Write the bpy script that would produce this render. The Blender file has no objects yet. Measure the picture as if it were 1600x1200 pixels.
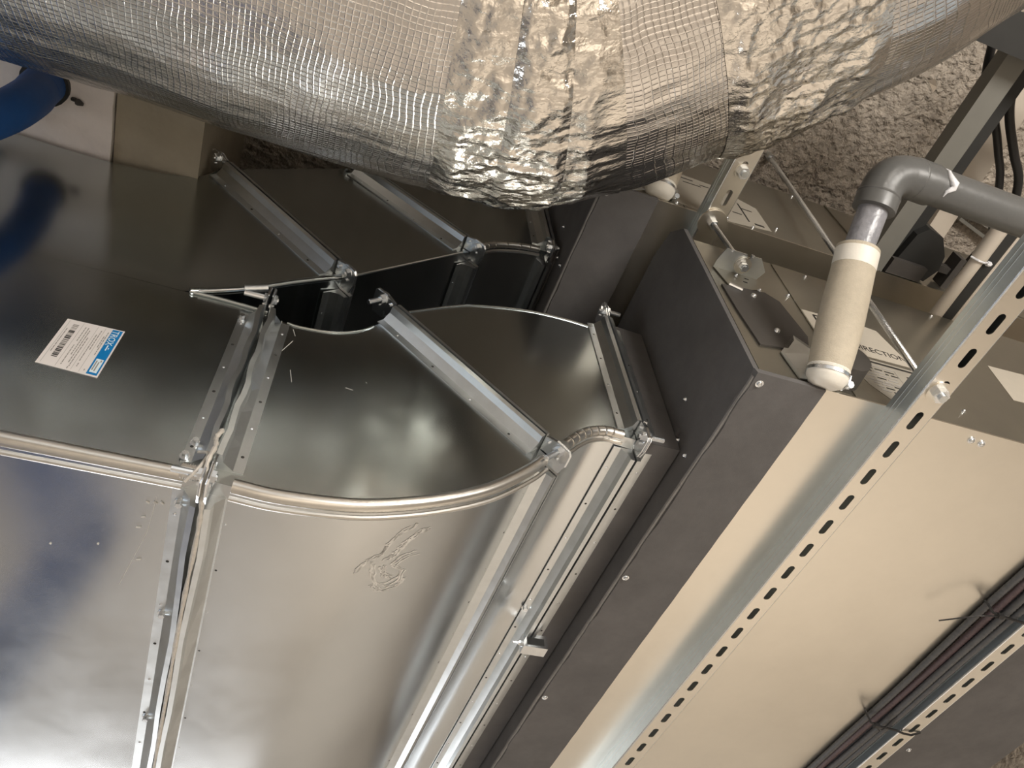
import bpy, bmesh, math, random
import numpy as np
from mathutils import Vector, Matrix
random.seed(4); rng = np.random.RandomState(7)
C = bpy.context.scene.collection
sc = bpy.context.scene
V = Vector

# ------------------------------------------------------------------ camera, world, lights, exposure
RM = Matrix(((0.94002234, -0.3357764, -0.06010174),
             (0.23225452, 0.75906687, -0.60817376),
             (0.24983163, 0.55773801, 0.7915254)))          # rows: image right, image down, view direction
cam = bpy.data.cameras.new('camera')
cam.sensor_fit = 'HORIZONTAL'; cam.sensor_width = 36.0
cam.lens = 36.0 * 1259.6 / 1600.0
cam.clip_start = 0.01
co = bpy.data.objects.new('camera', cam); C.objects.link(co)
m = Matrix(((RM[0][0], -RM[1][0], -RM[2][0], 0), (RM[0][1], -RM[1][1], -RM[2][1], 0),
            (RM[0][2], -RM[1][2], -RM[2][2], 0), (0, 0, 0, 1)))
co.matrix_world = m
sc.camera = co
sc.view_settings.view_transform = 'Standard'; sc.view_settings.look = 'None'
sc.view_settings.gamma = 1.0; sc.view_settings.use_curve_mapping = False
sc.view_settings.exposure = 0.3
w = bpy.data.worlds.new('world'); sc.world = w; w.use_nodes = True
w.node_tree.nodes['Background'].inputs[0].default_value = (0.6, 0.7, 0.85, 1)
w.node_tree.nodes['Background'].inputs[1].default_value = 0.1

def area(name, loc, target, size, power, color, sy=None):
    l = bpy.data.lights.new(name, 'AREA'); l.energy = power; l.color = color
    l.shape = 'RECTANGLE'; l.size = size; l.size_y = sy or size
    o = bpy.data.objects.new(name, l); C.objects.link(o); o.location = loc
    o.rotation_euler = (V(target) - V(loc)).to_track_quat('-Z', 'Y').to_euler()
    return o
area('front_fill', (1.5, -1.6, 0.2), (1.0, 0.6, 2.2), 0.7, 44, (1.0, 0.95, 0.88))  # unseen fill lamp added to brighten the pipes and concrete
area('window_light', (-3.3, 1.2, 0.0), (0.0, 1.6, -0.6), 2.2, 27, (0.80, 0.89, 1.0), 1.4)
area('floor_fill', (3.5, 3.6, 0.3), (3.5, 3.6, -1.6), 4.4, 90, (1.0, 0.95, 0.88), 3.0)  # unseen lamp added to brighten the floor that the undersides reflect
area('floor_fill', (0.8, -1.2, -0.3), (0.8, -1.0, -1.6), 1.8, 45, (1.0, 0.95, 0.88), 1.2)  # second unseen lamp added to brighten the floor, behind the camera
area('back_fill', (-0.8, -1.3, 0.1), (-1.0, -3.0, 2.0), 1.2, 60, (0.92, 0.96, 1.0))  # unseen lamp added to brighten the near wall mirrored in the duct sides
area('ceiling_fill', (2.1, -1.3, 0.6), (1.9, 0.5, 2.6), 0.6, 16, (1.0, 0.94, 0.86))  # unseen lamp added below, aimed up to brighten the concrete
area('far_window_light', (-0.4, 6.1, -0.1), (0.2, 0.0, 0.9), 2.6, 42, (0.97, 0.98, 1.0), 0.8)

# ------------------------------------------------------------------ materials
def mat(name, color, rough=0.5, metal=0.0, **k):
    m = bpy.data.materials.new(name); m.use_nodes = True
    nt = m.node_tree; b = nt.nodes['Principled BSDF']
    b.inputs['Base Color'].default_value = (*color, 1); b.inputs['Roughness'].default_value = rough
    b.inputs['Metallic'].default_value = metal
    tc = nt.nodes.new('ShaderNodeTexCoord'); co_ = tc.outputs['Object']
    if k.get('uv'): co_ = tc.outputs['UV']
    if k.get('mottle'):                                  # colour and gloss variation
        sc_, amt = k['mottle']
        n = nt.nodes.new('ShaderNodeTexNoise'); n.inputs['Scale'].default_value = sc_
        n.inputs['Detail'].default_value = 6; n.inputs['Roughness'].default_value = 0.65
        nt.links.new(co_, n.inputs['Vector'])
        r = nt.nodes.new('ShaderNodeMapRange'); r.inputs['From Min'].default_value = .2; r.inputs['From Max'].default_value = .8
        r.inputs['To Min'].default_value = 1 - amt; r.inputs['To Max'].default_value = 1 + amt
        nt.links.new(n.outputs['Fac'], r.inputs['Value'])
        mx = nt.nodes.new('ShaderNodeVectorMath'); mx.operation = 'SCALE'
        mx.inputs[0].default_value = color; nt.links.new(r.outputs['Result'], mx.inputs['Scale'])
        nt.links.new(mx.outputs['Vector'], b.inputs['Base Color'])
        if k.get('rough_amt'):
            r2 = nt.nodes.new('ShaderNodeMapRange'); r2.inputs['From Min'].default_value = .2; r2.inputs['From Max'].default_value = .8
            r2.inputs['To Min'].default_value = rough - k['rough_amt']; r2.inputs['To Max'].default_value = rough + k['rough_amt']
            nt.links.new(n.outputs['Fac'], r2.inputs['Value']); nt.links.new(r2.outputs['Result'], b.inputs['Roughness'])
    if k.get('bump'):
        last = None
        for (s_, dist, det) in k['bump']:
            n = nt.nodes.new('ShaderNodeTexNoise'); n.inputs['Scale'].default_value = s_; n.inputs['Detail'].default_value = det
            nt.links.new(co_, n.inputs['Vector'])
            bp = nt.nodes.new('ShaderNodeBump'); bp.inputs['Distance'].default_value = dist
            nt.links.new(n.outputs['Fac'], bp.inputs['Height'])
            if last: nt.links.new(last, bp.inputs['Normal'])
            last = bp.outputs['Normal']
        nt.links.new(last, b.inputs['Normal'])
    return m

M = {}
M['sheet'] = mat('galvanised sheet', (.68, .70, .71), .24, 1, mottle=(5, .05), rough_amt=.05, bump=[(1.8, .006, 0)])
M['sheet_side'] = mat('galvanised sheet shaded', (.48, .51, .51), .19, 1, mottle=(4, .07), rough_amt=.05, bump=[(1.6, .004, 0)])  # same sheet as the undersides; dark surroundings of the sides put into its colour
M['flange'] = mat('rolled zinc flange', (.72, .75, .76), .33, 1, mottle=(25, .08), rough_amt=.06, bump=[(60, .0002, 2)])
M['channel'] = mat('channel zinc', (.72, .80, .84), .42, 1, mottle=(25, .06), bump=[(60, .0002, 2)])
M['zinc'] = mat('bright zinc', (.82, .85, .88), .25, 1, mottle=(60, .08), bump=[(90, .0002, 2)])
M['seam'] = mat('rolled seam metal', (.72, .70, .66), .30, 1, mottle=(30, .08))
M['casing'] = mat('fan coil zinc casing', (.80, .76, .68), .30, 1, mottle=(7, .04), rough_amt=.03, bump=[(1.5, .004, 0)])
M['casing_end'] = mat('fan coil end plate', (.33, .31, .26), .30, .85, mottle=(6, .10), bump=[(3, .003, 1)])  # casing zinc again, its dark reflections put into the olive colour
M['foam'] = mat('charcoal foam board', (.118, .112, .110), .78, 0, mottle=(9, .22), bump=[(500, .0004, 3), (14, .002, 3)])
M['foam_edge'] = mat('foam edge', (.22, .21, .20), .8, 0, mottle=(40, .2), bump=[(150, .001, 3)])
M['dark'] = mat('black painted metal', (.022, .022, .021), .6, 0, mottle=(10, .2))
M['plate'] = mat('dark cover plate', (.075, .068, .062), .6, .2, mottle=(12, .12))
M['concrete'] = mat('rough concrete', (.46, .40, .335), .95, 0, mottle=(26, .45), bump=[(45, .05, 8), (9, .02, 3)])
M['plaster'] = mat('painted soffit', (.84, .78, .75), .8, 0, mottle=(16, .06), bump=[(40, .003, 5)])
M['beam'] = mat('unpainted soffit', (.36, .32, .25), .85, 0, mottle=(9, .12), bump=[(50, .003, 4)])
M['wallpaint'] = mat('wall paint', (.58, .55, .51), .8, 0, mottle=(2, .06))
M['floor'] = mat('site floor', (.62, .55, .47), .6, 0, mottle=(1.3, .10))
M['pvc'] = mat('grey pipe plastic', (.105, .105, .102), .34, 0, mottle=(20, .06), bump=[(60, .0006, 2)])
M['pvc_light'] = mat('glue smeared grey plastic', (.25, .25, .27), .22, 0, mottle=(60, .25), bump=[(70, .002, 4)])
M['glue'] = mat('clear glue', (.70, .70, .72), .12, 0, bump=[(80, .003, 3)])
M['lagging'] = mat('beige pipe lagging', (.50, .44, .345), .75, 0, mottle=(60, .10), bump=[(350, .0008, 3)])
M['tape_white'] = mat('white tape', (.80, .76, .68), .5, 0, mottle=(25, .05), bump=[(60, .001, 3)])
M['beige'] = mat('beige plastic pipe', (.52, .46, .39), .5, 0, mottle=(20, .05))
M['blue'] = mat('blue ribbed hose', (.012, .085, .30), .5, 0, mottle=(60, .12))
M['white_hose'] = mat('white hose', (.75, .76, .78), .4)
M['cable'] = mat('black cable', (.014, .013, .013), .45)
M['conduit'] = mat('grey corrugated conduit', (.07, .07, .072), .42, 0, mottle=(120, .35))
M['conduit_r'] = mat('grey red flecked conduit', (.09, .06, .062), .5, 0, mottle=(200, .6))
M['sealant'] = mat('grey sealant', (.60, .56, .50), .5, .1, mottle=(60, .2), bump=[(90, .004, 4)])
M['scuff'] = mat('chalky scuff', (.66, .64, .60), .7, 0, mottle=(90, .25))
M['label'] = mat('cream label paper', (.46, .415, .345), .75, 0, mottle=(20, .04))
M['label2'] = mat('grey label paper', (.33, .30, .25), .75, 0, mottle=(20, .05))
M['paper'] = mat('white sticker paper', (.78, .74, .72), .6)
M['ink'] = mat('black ink', (.02, .018, .016), .6)
M['ink2'] = mat('grey ink', (.33, .31, .29), .6)
M['inkb'] = mat('blue sticker ink', (.0, .19, .50), .5)
M['inkw'] = mat('white sticker ink', (.72, .84, .90), .5)
M['strut'] = mat('grey painted steel', (.21, .205, .185), .45, .3, mottle=(10, .08))
M['lamp'] = mat('lamp', (.9, .9, .9), .5)

def foil(name, grid):
    m = bpy.data.materials.new(name); m.use_nodes = True
    nt = m.node_tree; b = nt.nodes['Principled BSDF']; L = nt.links.new
    b.inputs['Metallic'].default_value = 1
    b.inputs['Base Color'].default_value = (.80, .77, .74, 1) if grid else (.86, .82, .76, 1)
    b.inputs['Roughness'].default_value = .17 if grid else .14
    tc = nt.nodes.new('ShaderNodeTexCoord')
    sep = nt.nodes.new('ShaderNodeSeparateXYZ'); L(tc.outputs['UV'], sep.inputs[0])
    last = None
    if grid:
        hs = []
        nz = nt.nodes.new('ShaderNodeTexNoise'); nz.inputs['Scale'].default_value = 9; L(tc.outputs['UV'], nz.inputs['Vector'])
        for ax, pitch in (('X', .0094), ('Y', .0094)):
            ad = nt.nodes.new('ShaderNodeMath'); ad.operation = 'MULTIPLY_ADD'; L(nz.outputs['Fac'], ad.inputs[0]); ad.inputs[1].default_value = .02
            L(sep.outputs[ax], ad.inputs[2])
            d = nt.nodes.new('ShaderNodeMath'); d.operation = 'PINGPONG'; L(ad.outputs[0], d.inputs[0]); d.inputs[1].default_value = pitch / 2
            r = nt.nodes.new('ShaderNodeMapRange'); r.interpolation_type = 'SMOOTHSTEP'
            r.inputs['From Min'].default_value = 0; r.inputs['From Max'].default_value = .0016
            r.inputs['To Min'].default_value = 1; r.inputs['To Max'].default_value = 0
            L(d.outputs[0], r.inputs['Value']); hs.append(r.outputs['Result'])
        mx = nt.nodes.new('ShaderNodeMath'); mx.operation = 'MAXIMUM'; L(hs[0], mx.inputs[0]); L(hs[1], mx.inputs[1])
        bp = nt.nodes.new('ShaderNodeBump'); bp.inputs['Distance'].default_value = .00045; L(mx.outputs[0], bp.inputs['Height'])
        last = bp.outputs['Normal']
    for s_, d_, det in (((45, .0016, 5), (6, .006, 2)) if grid else ((40, .005, 5), (130, .001, 3))):
        n = nt.nodes.new('ShaderNodeTexNoise'); n.inputs['Scale'].default_value = s_; n.inputs['Detail'].default_value = det
        L(tc.outputs['UV'], n.inputs['Vector'])
        bp = nt.nodes.new('ShaderNodeBump'); bp.inputs['Distance'].default_value = d_; L(n.outputs['Fac'], bp.inputs['Height'])
        if last: L(last, bp.inputs['Normal'])
        last = bp.outputs['Normal']
    L(last, b.inputs['Normal'])
    return m
M['foil'] = foil('reinforced foil', True)
M['foil_tape'] = foil('crumpled foil tape', False)

# ------------------------------------------------------------------ helpers
class MB:
    def __init__(s): s.v = []; s.f = []
    def add(s, vs, fs):
        o = len(s.v); s.v += [tuple(v) for v in vs]; s.f += [tuple(i + o for i in f) for f in fs]; return s
    def box(s, a, b):
        x0, y0, z0 = a; x1, y1, z1 = b
        return s.add([(x0,y0,z0),(x1,y0,z0),(x1,y1,z0),(x0,y1,z0),(x0,y0,z1),(x1,y0,z1),(x1,y1,z1),(x0,y1,z1)],
                     [(0,3,2,1),(4,5,6,7),(0,1,5,4),(1,2,6,5),(2,3,7,6),(3,0,4,7)])
    def prism(s, pts, vec):                              # closed polygon (3-D points) extruded by a vector
        n = len(pts); vec = V(vec); a = [V(p) for p in pts]; b = [p + vec for p in a]
        return s.add(a + b, [tuple(range(n)), tuple(range(2*n-1, n-1, -1))] + [(i, i+n, (i+1) % n + n, (i+1) % n) for i in range(n)])
    def tube(s, pts, r, n=12, cap=True):
        pts = [V(p) for p in pts]; k = len(pts); rs = r if isinstance(r, (list, tuple)) else [r]*k
        t0 = (pts[1]-pts[0]).normalized(); u = t0.orthogonal().normalized(); vs = []; fs = []
        for i, p in enumerate(pts):
            t = (pts[min(i+1, k-1)] - pts[max(i-1, 0)]).normalized()
            u = (u - t*u.dot(t)).normalized(); w_ = t.cross(u)
            for j in range(n):
                a = 2*math.pi*j/n; vs.append(p + (u*math.cos(a) + w_*math.sin(a))*rs[i])
        for i in range(k-1):
            for j in range(n):
                fs.append((i*n+j, i*n+(j+1) % n, (i+1)*n+(j+1) % n, (i+1)*n+j))
        if cap: fs += [tuple(range(n-1, -1, -1)), tuple(range((k-1)*n, k*n))]
        return s.add(vs, fs)
    def hexa(s, c, ax, r, h, n=6):                       # short prism (nut, bolt head, washer) starting at c along ax
        return s.tube([V(c), V(c) + V(ax).normalized()*h], r, n)
def obj(name, mb, m, parent=None, smooth=False, label=None, sharp=None):
    me = bpy.data.meshes.new(name); me.from_pydata(mb.v, [], mb.f); me.update()
    bm = bmesh.new(); bm.from_mesh(me); bmesh.ops.recalc_face_normals(bm, faces=bm.faces); bm.to_mesh(me); bm.free()
    me.materials.append(M[m] if isinstance(m, str) else m)
    if smooth:
        me.polygons.foreach_set('use_smooth', [True]*len(me.polygons))
        me.set_sharp_from_angle(angle=math.radians(sharp or 40))
    o = bpy.data.objects.new(name, me); C.objects.link(o)
    if parent: o.parent = parent; o.matrix_parent_inverse = Matrix.Identity(4); o.location = -wloc(parent)
    if label: o['label'] = label
    return o
def wloc(p):
    r = V((0, 0, 0))
    while p: r += p.location; p = p.parent
    return r
def share(name, me, loc, parent, rot=None):              # another object on the same mesh data
    o = bpy.data.objects.new(name, me); C.objects.link(o); o.parent = parent; o.location = V(loc) - wloc(parent)
    if rot: o.rotation_euler = rot
    return o
def thing(name, label, cat, loc, group=None):
    o = bpy.data.objects.new(name, None); C.objects.link(o); o.location = loc; o.empty_display_size = .05
    o['label'] = label; o['category'] = cat
    if group: o['group'] = group
    return o
def tag(o, label, cat, group=None):
    o['label'] = label; o['category'] = cat
    if group: o['group'] = group
    return o
def struct(name, mb, m):
    o = obj(name, mb, m); o['kind'] = 'structure'; return o
def smooth_path(pts, n=8):
    pts = [V(p) for p in pts]; P = [2*pts[0]-pts[1]] + pts + [2*pts[-1]-pts[-2]]; out = []
    for i in range(1, len(P)-2):
        for j in range(n):
            t = j/n; a, b, c, d = P[i-1], P[i], P[i+1], P[i+2]
            out.append(.5*((2*b) + (c-a)*t + (2*a-5*b+4*c-d)*t*t + (3*b-a-3*c+d)*t**3))
    return out + [pts[-1]]

# ------------------------------------------------------------------ the setting
CZ = 2.66; FZ = -1.6
struct('ceiling', MB().box((-3.6, -3.2, CZ), (6.5, 6.2, CZ+.15)), 'concrete')
struct('floor', MB().box((-3.6, -3.2, FZ-.1), (6.5, 6.2, FZ)), 'floor')
struct('trim_3', MB().box((2.95, -3.2, 1.15), (3.2, 6.2, CZ)), 'concrete')
struct('wall_right', MB().box((6.5, -3.2, FZ), (6.65, 6.2, CZ)), 'wallpaint')
struct('wall_left', MB().box((-3.75, -3.2, FZ), (-3.6, 6.2, CZ)), 'wallpaint')
struct('wall_far', MB().box((-3.6, 6.2, FZ), (6.5, 6.35, CZ)), 'wallpaint')
struct('wall_near', MB().box((-3.6, -3.35, FZ), (6.5, -3.2, CZ)), 'wallpaint')
# painted soffit with a ragged plaster edge over the left duct, and the bare beam next to it
SZ = 1.945
mb = MB(); rag = []
for i in range(41):
    y = .2 + i*.075; rag.append((-.556 + random.uniform(-.004, .004), max(y, .69 + i*.0005)))
poly = [(-2.6, .69, SZ)] + [(x, y, SZ) for x, y in rag] + [(-2.6, 3.2, SZ)]
struct('trim_1', mb.prism(poly, (0, 0, CZ-SZ)), 'plaster')
struct('trim_2', MB().box((-.553, .69, SZ+.012), (-.355, 3.2, CZ)), 'beam')

# ------------------------------------------------------------------ ducts
YN, YF = 1.0, 2.75
def resample(pts, n):
    d = [0]
    for a, b in zip(pts, pts[1:]): d.append(d[-1] + math.dist(a, b))
    out = []
    for k in range(n):
        t = d[-1]*k/(n-1); i = max(j for j in range(len(d)) if d[j] <= t + 1e-9); i = min(i, len(pts)-2)
        s_ = (t-d[i])/max(1e-9, d[i+1]-d[i]); out.append((pts[i][0]*(1-s_)+pts[i+1][0]*s_, pts[i][1]*(1-s_)+pts[i+1][1]*s_))
    return out
def spl(pts): return [(p.x, p.y) for p in smooth_path([(x, z, 0) for x, z in pts], 6)] if len(pts) > 2 else pts
def panels(root, top, bot, y0=YN, y1=YF, side_mat='sheet_side', bot_mat='sheet'):
    N = 25; T = resample(spl(top), N); B = resample(spl(bot), N); th = .002
    def sidep(y, ya):
        mb = MB(); vs = []
        for yy in (y, ya): vs += [(x, yy, z) for x, z in T] + [(x, yy, z) for x, z in B]
        fs = []
        for o in (0, 2*N):
            for i in range(N-1): fs.append((o+i, o+i+1, o+N+i+1, o+N+i))
        return mb.add(vs, fs)
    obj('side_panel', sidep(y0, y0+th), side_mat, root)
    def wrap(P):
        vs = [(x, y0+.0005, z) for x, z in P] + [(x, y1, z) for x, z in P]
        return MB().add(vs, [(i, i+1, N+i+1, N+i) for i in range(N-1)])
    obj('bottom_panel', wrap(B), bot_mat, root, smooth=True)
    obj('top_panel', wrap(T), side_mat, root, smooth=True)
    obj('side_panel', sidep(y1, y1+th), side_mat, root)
PROF = [(0, 0), (-.046, 0), (-.046, .0025), (-.029, .0035), (-.014, .019), (-.011, .034), (-.0015, .036)]
def strip(root, p0, p1, out, side, m='flange', rivets=4, sx=1.0, wob=0):
    p0, p1, out, side = V(p0), V(p1), V(out).normalized(), V(side).normalized()
    ax = (p1-p0).normalized(); L = (p1-p0).length
    n = 14 if wob else 1; mb = MB(); k = len(PROF); vs = []
    for i in range(n+1):
        q = p0 + ax*L*i/n; wv = wob*math.sin(i*1.7) + wob*.6*math.sin(i*.8+1)
        for j, (s_, o_) in enumerate(PROF):
            vs.append(q + side*(-s_*sx + (wv if o_ > .018 else 0)) + out*o_)
    fs = [tuple(range(k)), tuple(range((n+1)*k-1, n*k-1, -1))]
    for i in range(n):
        for j in range(k): fs.append((i*k+j, (i+1)*k+j, (i+1)*k+(j+1) % k, i*k+(j+1) % k))
    mb.add(vs, fs); o = obj('flange_strip', mb, m, root)
    for r in range(rivets):                              # press-joint dimples and spot rivets
        t = L*(r+.5)/rivets; c = p0 + ax*t + side*.037*sx + out*.002
        rv = MB(); rv.tube([c, c+out*.0012, c+out*.0022], [.0034, .003, .0012], 8); obj('rivet', rv, 'dark' if r % 2 else 'zinc', o)
    return o
def hexbolt(root, c, ax, shank=.045, r=.0085, head=True, m='zinc'):
    ax = V(ax).normalized(); c = V(c)
    mb = MB(); mb.hexa(c, ax, r*1.7, .0018, 20); mb.hexa(c+ax*.0018, ax, r*1.15, .008)
    mb.tube([c+ax*.009, c+ax*shank], r*.55, 10)
    b = obj('bolt', mb, m, root, smooth=True, sharp=30)
    thr = MB()
    k = 0.011
    while k < shank-.001:
        thr.tube([c+ax*k, c+ax*(k+.0009)], r*.66, 10); k += .0022
    if shank > .014: obj('bolt_thread', thr, m, b)
    return b
def corner(root, c, down, side, w_=.052, thick=.0035, off=0, bolt=None, m='zinc'):
    """galvanised corner plate in the joint plane: c corner, down = joint direction away from duct, out = -Y"""
    c = V(c); down = V(down).normalized(); out = V((0, -1, 0)); side = V(side).normalized(); c = c + side*off
    P = [(-.022, .002), (-.022, .036), (.004, .042), (.036, .040), (.042, .034), (.042, .004), (.036, -.018), (.003, -.018), (.003, .002)]
    pts = [c + down*a + out*b for a, b in P]
    mb = MB().prism(pts, side*thick); o = obj('corner_plate', mb, m, root)
    rim = MB().tube([pts[2], pts[3], pts[4], pts[5]], .002, 6); obj('corner_rim', rim, m, o)
    for a, b in ((-.012, .027), (.020, .009)):
        q = c + down*a + out*b + side*(thick if side.x < 0 else 0)
        dm = MB().tube([q-side*.003, q+side*.005], .0042, 10); obj('dimple', dm, m, o)
    if bolt: hexbolt(root, c + down*.015 + out*.024 + side*thick, side*bolt[0], bolt[1])
    return o
def seam(root, pts, y=YN, r=.0125, lip=True, crimps=False):
    """rolled lock seam along the lower cheek edge"""
    P = [V((x, y-.004, z)) for x, z in pts]; P = smooth_path(P, 10) if len(P) > 2 else P
    nrm = []
    for i in range(len(P)):
        t = (P[min(i+1, len(P)-1)]-P[max(i-1, 0)]).normalized(); nrm.append(V((t.z, 0, -t.x)))
    o = obj('lock_seam', MB().tube([p+n_*.002 for p, n_ in zip(P, nrm)], r, 14), 'seam', root, smooth=True)
    if lip:
        obj('seam_lip', MB().tube([p+n_*(r+.006)+V((0, .012, 0)) for p, n_ in zip(P, nrm)], .0045, 8), 'seam', o, smooth=True)
    if crimps:
        for i in range(4, len(P)-3, 5):
            d = (P[i+1]-P[i-1]).normalized(); obj('crimp', MB().tube([P[i]-d*.002+nrm[i]*.002, P[i]+d*.002+nrm[i]*.002], [r*1.13, r*1.04], 12), 'seam', o)
    return o
def joint(rootA, rootB, top, bot, y0=YN, y1=YF, boltdir=(-1, .045), rivets=5, gap=.0012, wob=0, top_corner=True, cut=.026):
    """flanges of two neighbouring sections; top/bot = (x, z) of the joint line on the cheek"""
    T = V((top[0], y0, top[1])); B = V((bot[0], y0, bot[1])); dn = (B-T).normalized()
    right = V((-dn.z, 0, dn.x)); right = right if right.x > 0 else -right
    for root, s_ in ((rootA, -1), (rootB, 1)):
        sd = right*s_
        strip(root, T+dn*cut+sd*gap, B-dn*cut+sd*gap, (0, -1, 0), sd, rivets=rivets, wob=wob)
        strip(root, V((bot[0], y0+.03, bot[1]))+sd*gap, V((bot[0], y1, bot[1]))+sd*gap, dn, sd, rivets=14, wob=wob)
        corner(root, B+sd*gap, dn, sd, bolt=None)
        if top_corner: corner(root, T+sd*gap, -dn, sd)
    bs = rootA if boltdir[0] < 0 else rootB
    c = B + dn*.016 + V((0, -.026, 0)); hexbolt(bs, c + right*.004*boltdir[0], right*boltdir[0], boltdir[1], r=.0095)
    ot = rootB if bs is rootA else rootA
    hexbolt(ot, c - right*.004*boltdir[0], -right*boltdir[0], .012, r=.0095)
    if top_corner:
        c = T - dn*.016 + V((0, -.026, 0)); hexbolt(bs, c + right*.004*boltdir[0], right*boltdir[0], boltdir[1], r=.0095)
        hexbolt(ot, c - right*.004*boltdir[0], -right*boltdir[0], .012, r=.0095)

F1 = ((-.094, 1.455), (-.100, .958)); F2 = ((.150, 1.578), (.515, 1.207)); F3 = ((.728, 1.800), (.741, 1.325))
B1 = ((-.318, 2.045), (.040, 1.672)); B2 = ((.004, 2.292), (.362, 1.985)); B3 = ((.598, 2.55), (.606, 2.125))
main = thing('branch_duct', 'wide galvanised duct piece with the white and blue sticker, splitting into two branches', 'duct', (-.6, YN, .958))
e1 = thing('duct_elbow', 'lower duct elbow with the big curved underside and a chalky scuff', 'duct', (-.09, YN, .958), 'curved duct pieces')
e2 = thing('duct_elbow', 'short lower duct elbow joined to the near charcoal foam box', 'duct', (.52, YN, 1.21), 'curved duct pieces')
u1 = thing('duct_section', 'straight upper duct piece sloping between two tilted flanges', 'duct', (.04, YN, 1.67))
u2 = thing('duct_elbow', 'upper duct elbow in shadow under the foil duct, next to the farther foam box', 'duct', (.37, YN, 1.99), 'curved duct pieces')
# the splitting piece: one cheek with a V notch, bottoms and tops for both outlets
topp = [(-2.3, 1.940), (-1.8, 1.940), (-1.3, 1.940), (-1.0, 1.938), (-.85, 1.934), (-.801, 1.930), (-.73, 1.923), (-.623, 1.916), (-.537, 1.917), (-.438, 1.933), (-.355, 1.972), (-.318, 2.045)]
up_lip = [(-.251, 1.4605), (-.196, 1.489), (-.132, 1.534), (-.057, 1.598), (.040, 1.672)]
lo_lip = [(-.251, 1.4595), (-.183, 1.4600), (-.094, 1.455)]
A = [(x, z) for x, z in topp]; bm_ = [(-2.3, .958), (-.100, .958)]
mb = MB()
for yy in (YN, YN+.002):
    P = spl(topp); U = resample(spl(up_lip), 20); Lo = resample(lo_lip, 10)
    Tl = resample([p for p in P], 90)
    # upper tongue: top edge from notch x to B1 against the upper lip
    ti = min(range(90), key=lambda i: abs(Tl[i][0]+.60)); Tt = resample(Tl[ti:], 20)
    st = [(-.60, 1.46)] ; Ux = resample([(-.60, 1.46)] + U, 20)
    o_ = len(mb.v); vs = [(x, yy, z) for x, z in Tt] + [(x, yy, z) for x, z in Ux]
    mb.add(vs, [(i, i+1, 21+i, 20+i) for i in range(19)])
    La = resample([(-.60, 1.46)] + Lo, 20); Lb = resample([(-.60, .958), (-.100, .958)], 20)
    mb.add([(x, yy, z) for x, z in La] + [(x, yy, z) for x, z in Lb], [(i, i+1, 21+i, 20+i) for i in range(19)])
    Ta = Tl[:ti+1]; k = len(Ta)
    mb.add([(x, yy, z) for x, z in Ta] + [(x, yy, 1.46) for x, z in Ta[:-1]] + [(-.60, yy, 1.46)] + [(x, yy, .958) for x, z in Ta[:-1]] + [(-.60, yy, .958)],
           [(i, i+1, k+i+1, k+i) for i in range(k-1)] + [(k+i, k+i+1, 2*k+i+1, 2*k+i) for i in range(k-1)])
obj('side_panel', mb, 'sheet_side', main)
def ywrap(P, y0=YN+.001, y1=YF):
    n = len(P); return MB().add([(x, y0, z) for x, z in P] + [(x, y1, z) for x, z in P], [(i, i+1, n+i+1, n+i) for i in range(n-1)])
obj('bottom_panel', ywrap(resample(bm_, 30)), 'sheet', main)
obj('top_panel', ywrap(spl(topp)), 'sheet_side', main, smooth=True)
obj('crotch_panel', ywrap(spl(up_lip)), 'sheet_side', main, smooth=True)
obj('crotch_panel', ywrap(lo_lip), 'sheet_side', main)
seam(main, [(-2.3, .958), (-1.2, .958), (-.135, .958)], r=.0125)
for lip, r_ in ((up_lip, .0095), (lo_lip[:3], .005)):
    obj('notch_hem', MB().tube(smooth_path([(x, YN-.003, z) for x, z in lip], 8), r_*.8, 10), 'sheet_side', main, smooth=True)
panels(e1, [(-.094, 1.455), (-.073, 1.442), (-.021, 1.434), (.045, 1.444), (.097, 1.472), (.150, 1.535)],
       [(-.100, .958), (-.074, .955), (.008, .951), (.101, .959), (.176, .975), (.277, 1.014), (.375, 1.069), (.457, 1.141), (.515, 1.207)])
panels(e2, [(.150, 1.560), (.213, 1.607), (.299, 1.668), (.373, 1.71), (.504, 1.751), (.612, 1.762), (.728, 1.757)],
       [(.515, 1.207), (.55, 1.245), (.584, 1.283), (.618, 1.311), (.659, 1.327), (.741, 1.325)])
panels(u1, [B1[0], B2[0]], [B1[1], B2[1]])
panels(u2, [B2[0], (.12, 2.39), (.25, 2.48), (.40, 2.54), B3[0]], [B2[1], (.382, 2.016), (.44, 2.068), (.52, 2.105), B3[1]])
seam(e1, [(-.060, .953), (.008, .949), (.101, .957), (.176, .973), (.277, 1.012), (.375, 1.067), (.457, 1.139), (.495, 1.183)])
seam(e2, [(.55, 1.245), (.584, 1.283), (.618, 1.311), (.659, 1.327), (.700, 1.327)], r=.0115, crimps=True)
seam(u2, [(.395, 2.03), (.44, 2.068), (.52, 2.105), (.575, 2.118)], r=.009, crimps=True)
for rt, P in ((e1, [(-.05, 1.437), (-.021, 1.434), (.045, 1.444), (.097, 1.472), (.128, 1.505)]), (e2, [(.19, 1.59), (.213, 1.607), (.299, 1.668), (.373, 1.71), (.504, 1.751), (.612, 1.762), (.70, 1.757)])):
    obj('edge_hem', MB().tube(smooth_path([(x, YN-.001, z) for x, z in P], 8), .0024, 8), 'sheet_side', rt, smooth=True)
obj('edge_hem', MB().tube([(.06, YN-.001, B1[1][1]+.017), (.34, YN-.001, B2[1][1]-.018)], .003, 8), 'flange', u1)
joint(main, e1, *F1, boltdir=(-1, .05), rivets=6, gap=.004, wob=.0022)
joint(e1, e2, *F2, boltdir=(-1, .042), rivets=4)
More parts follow.
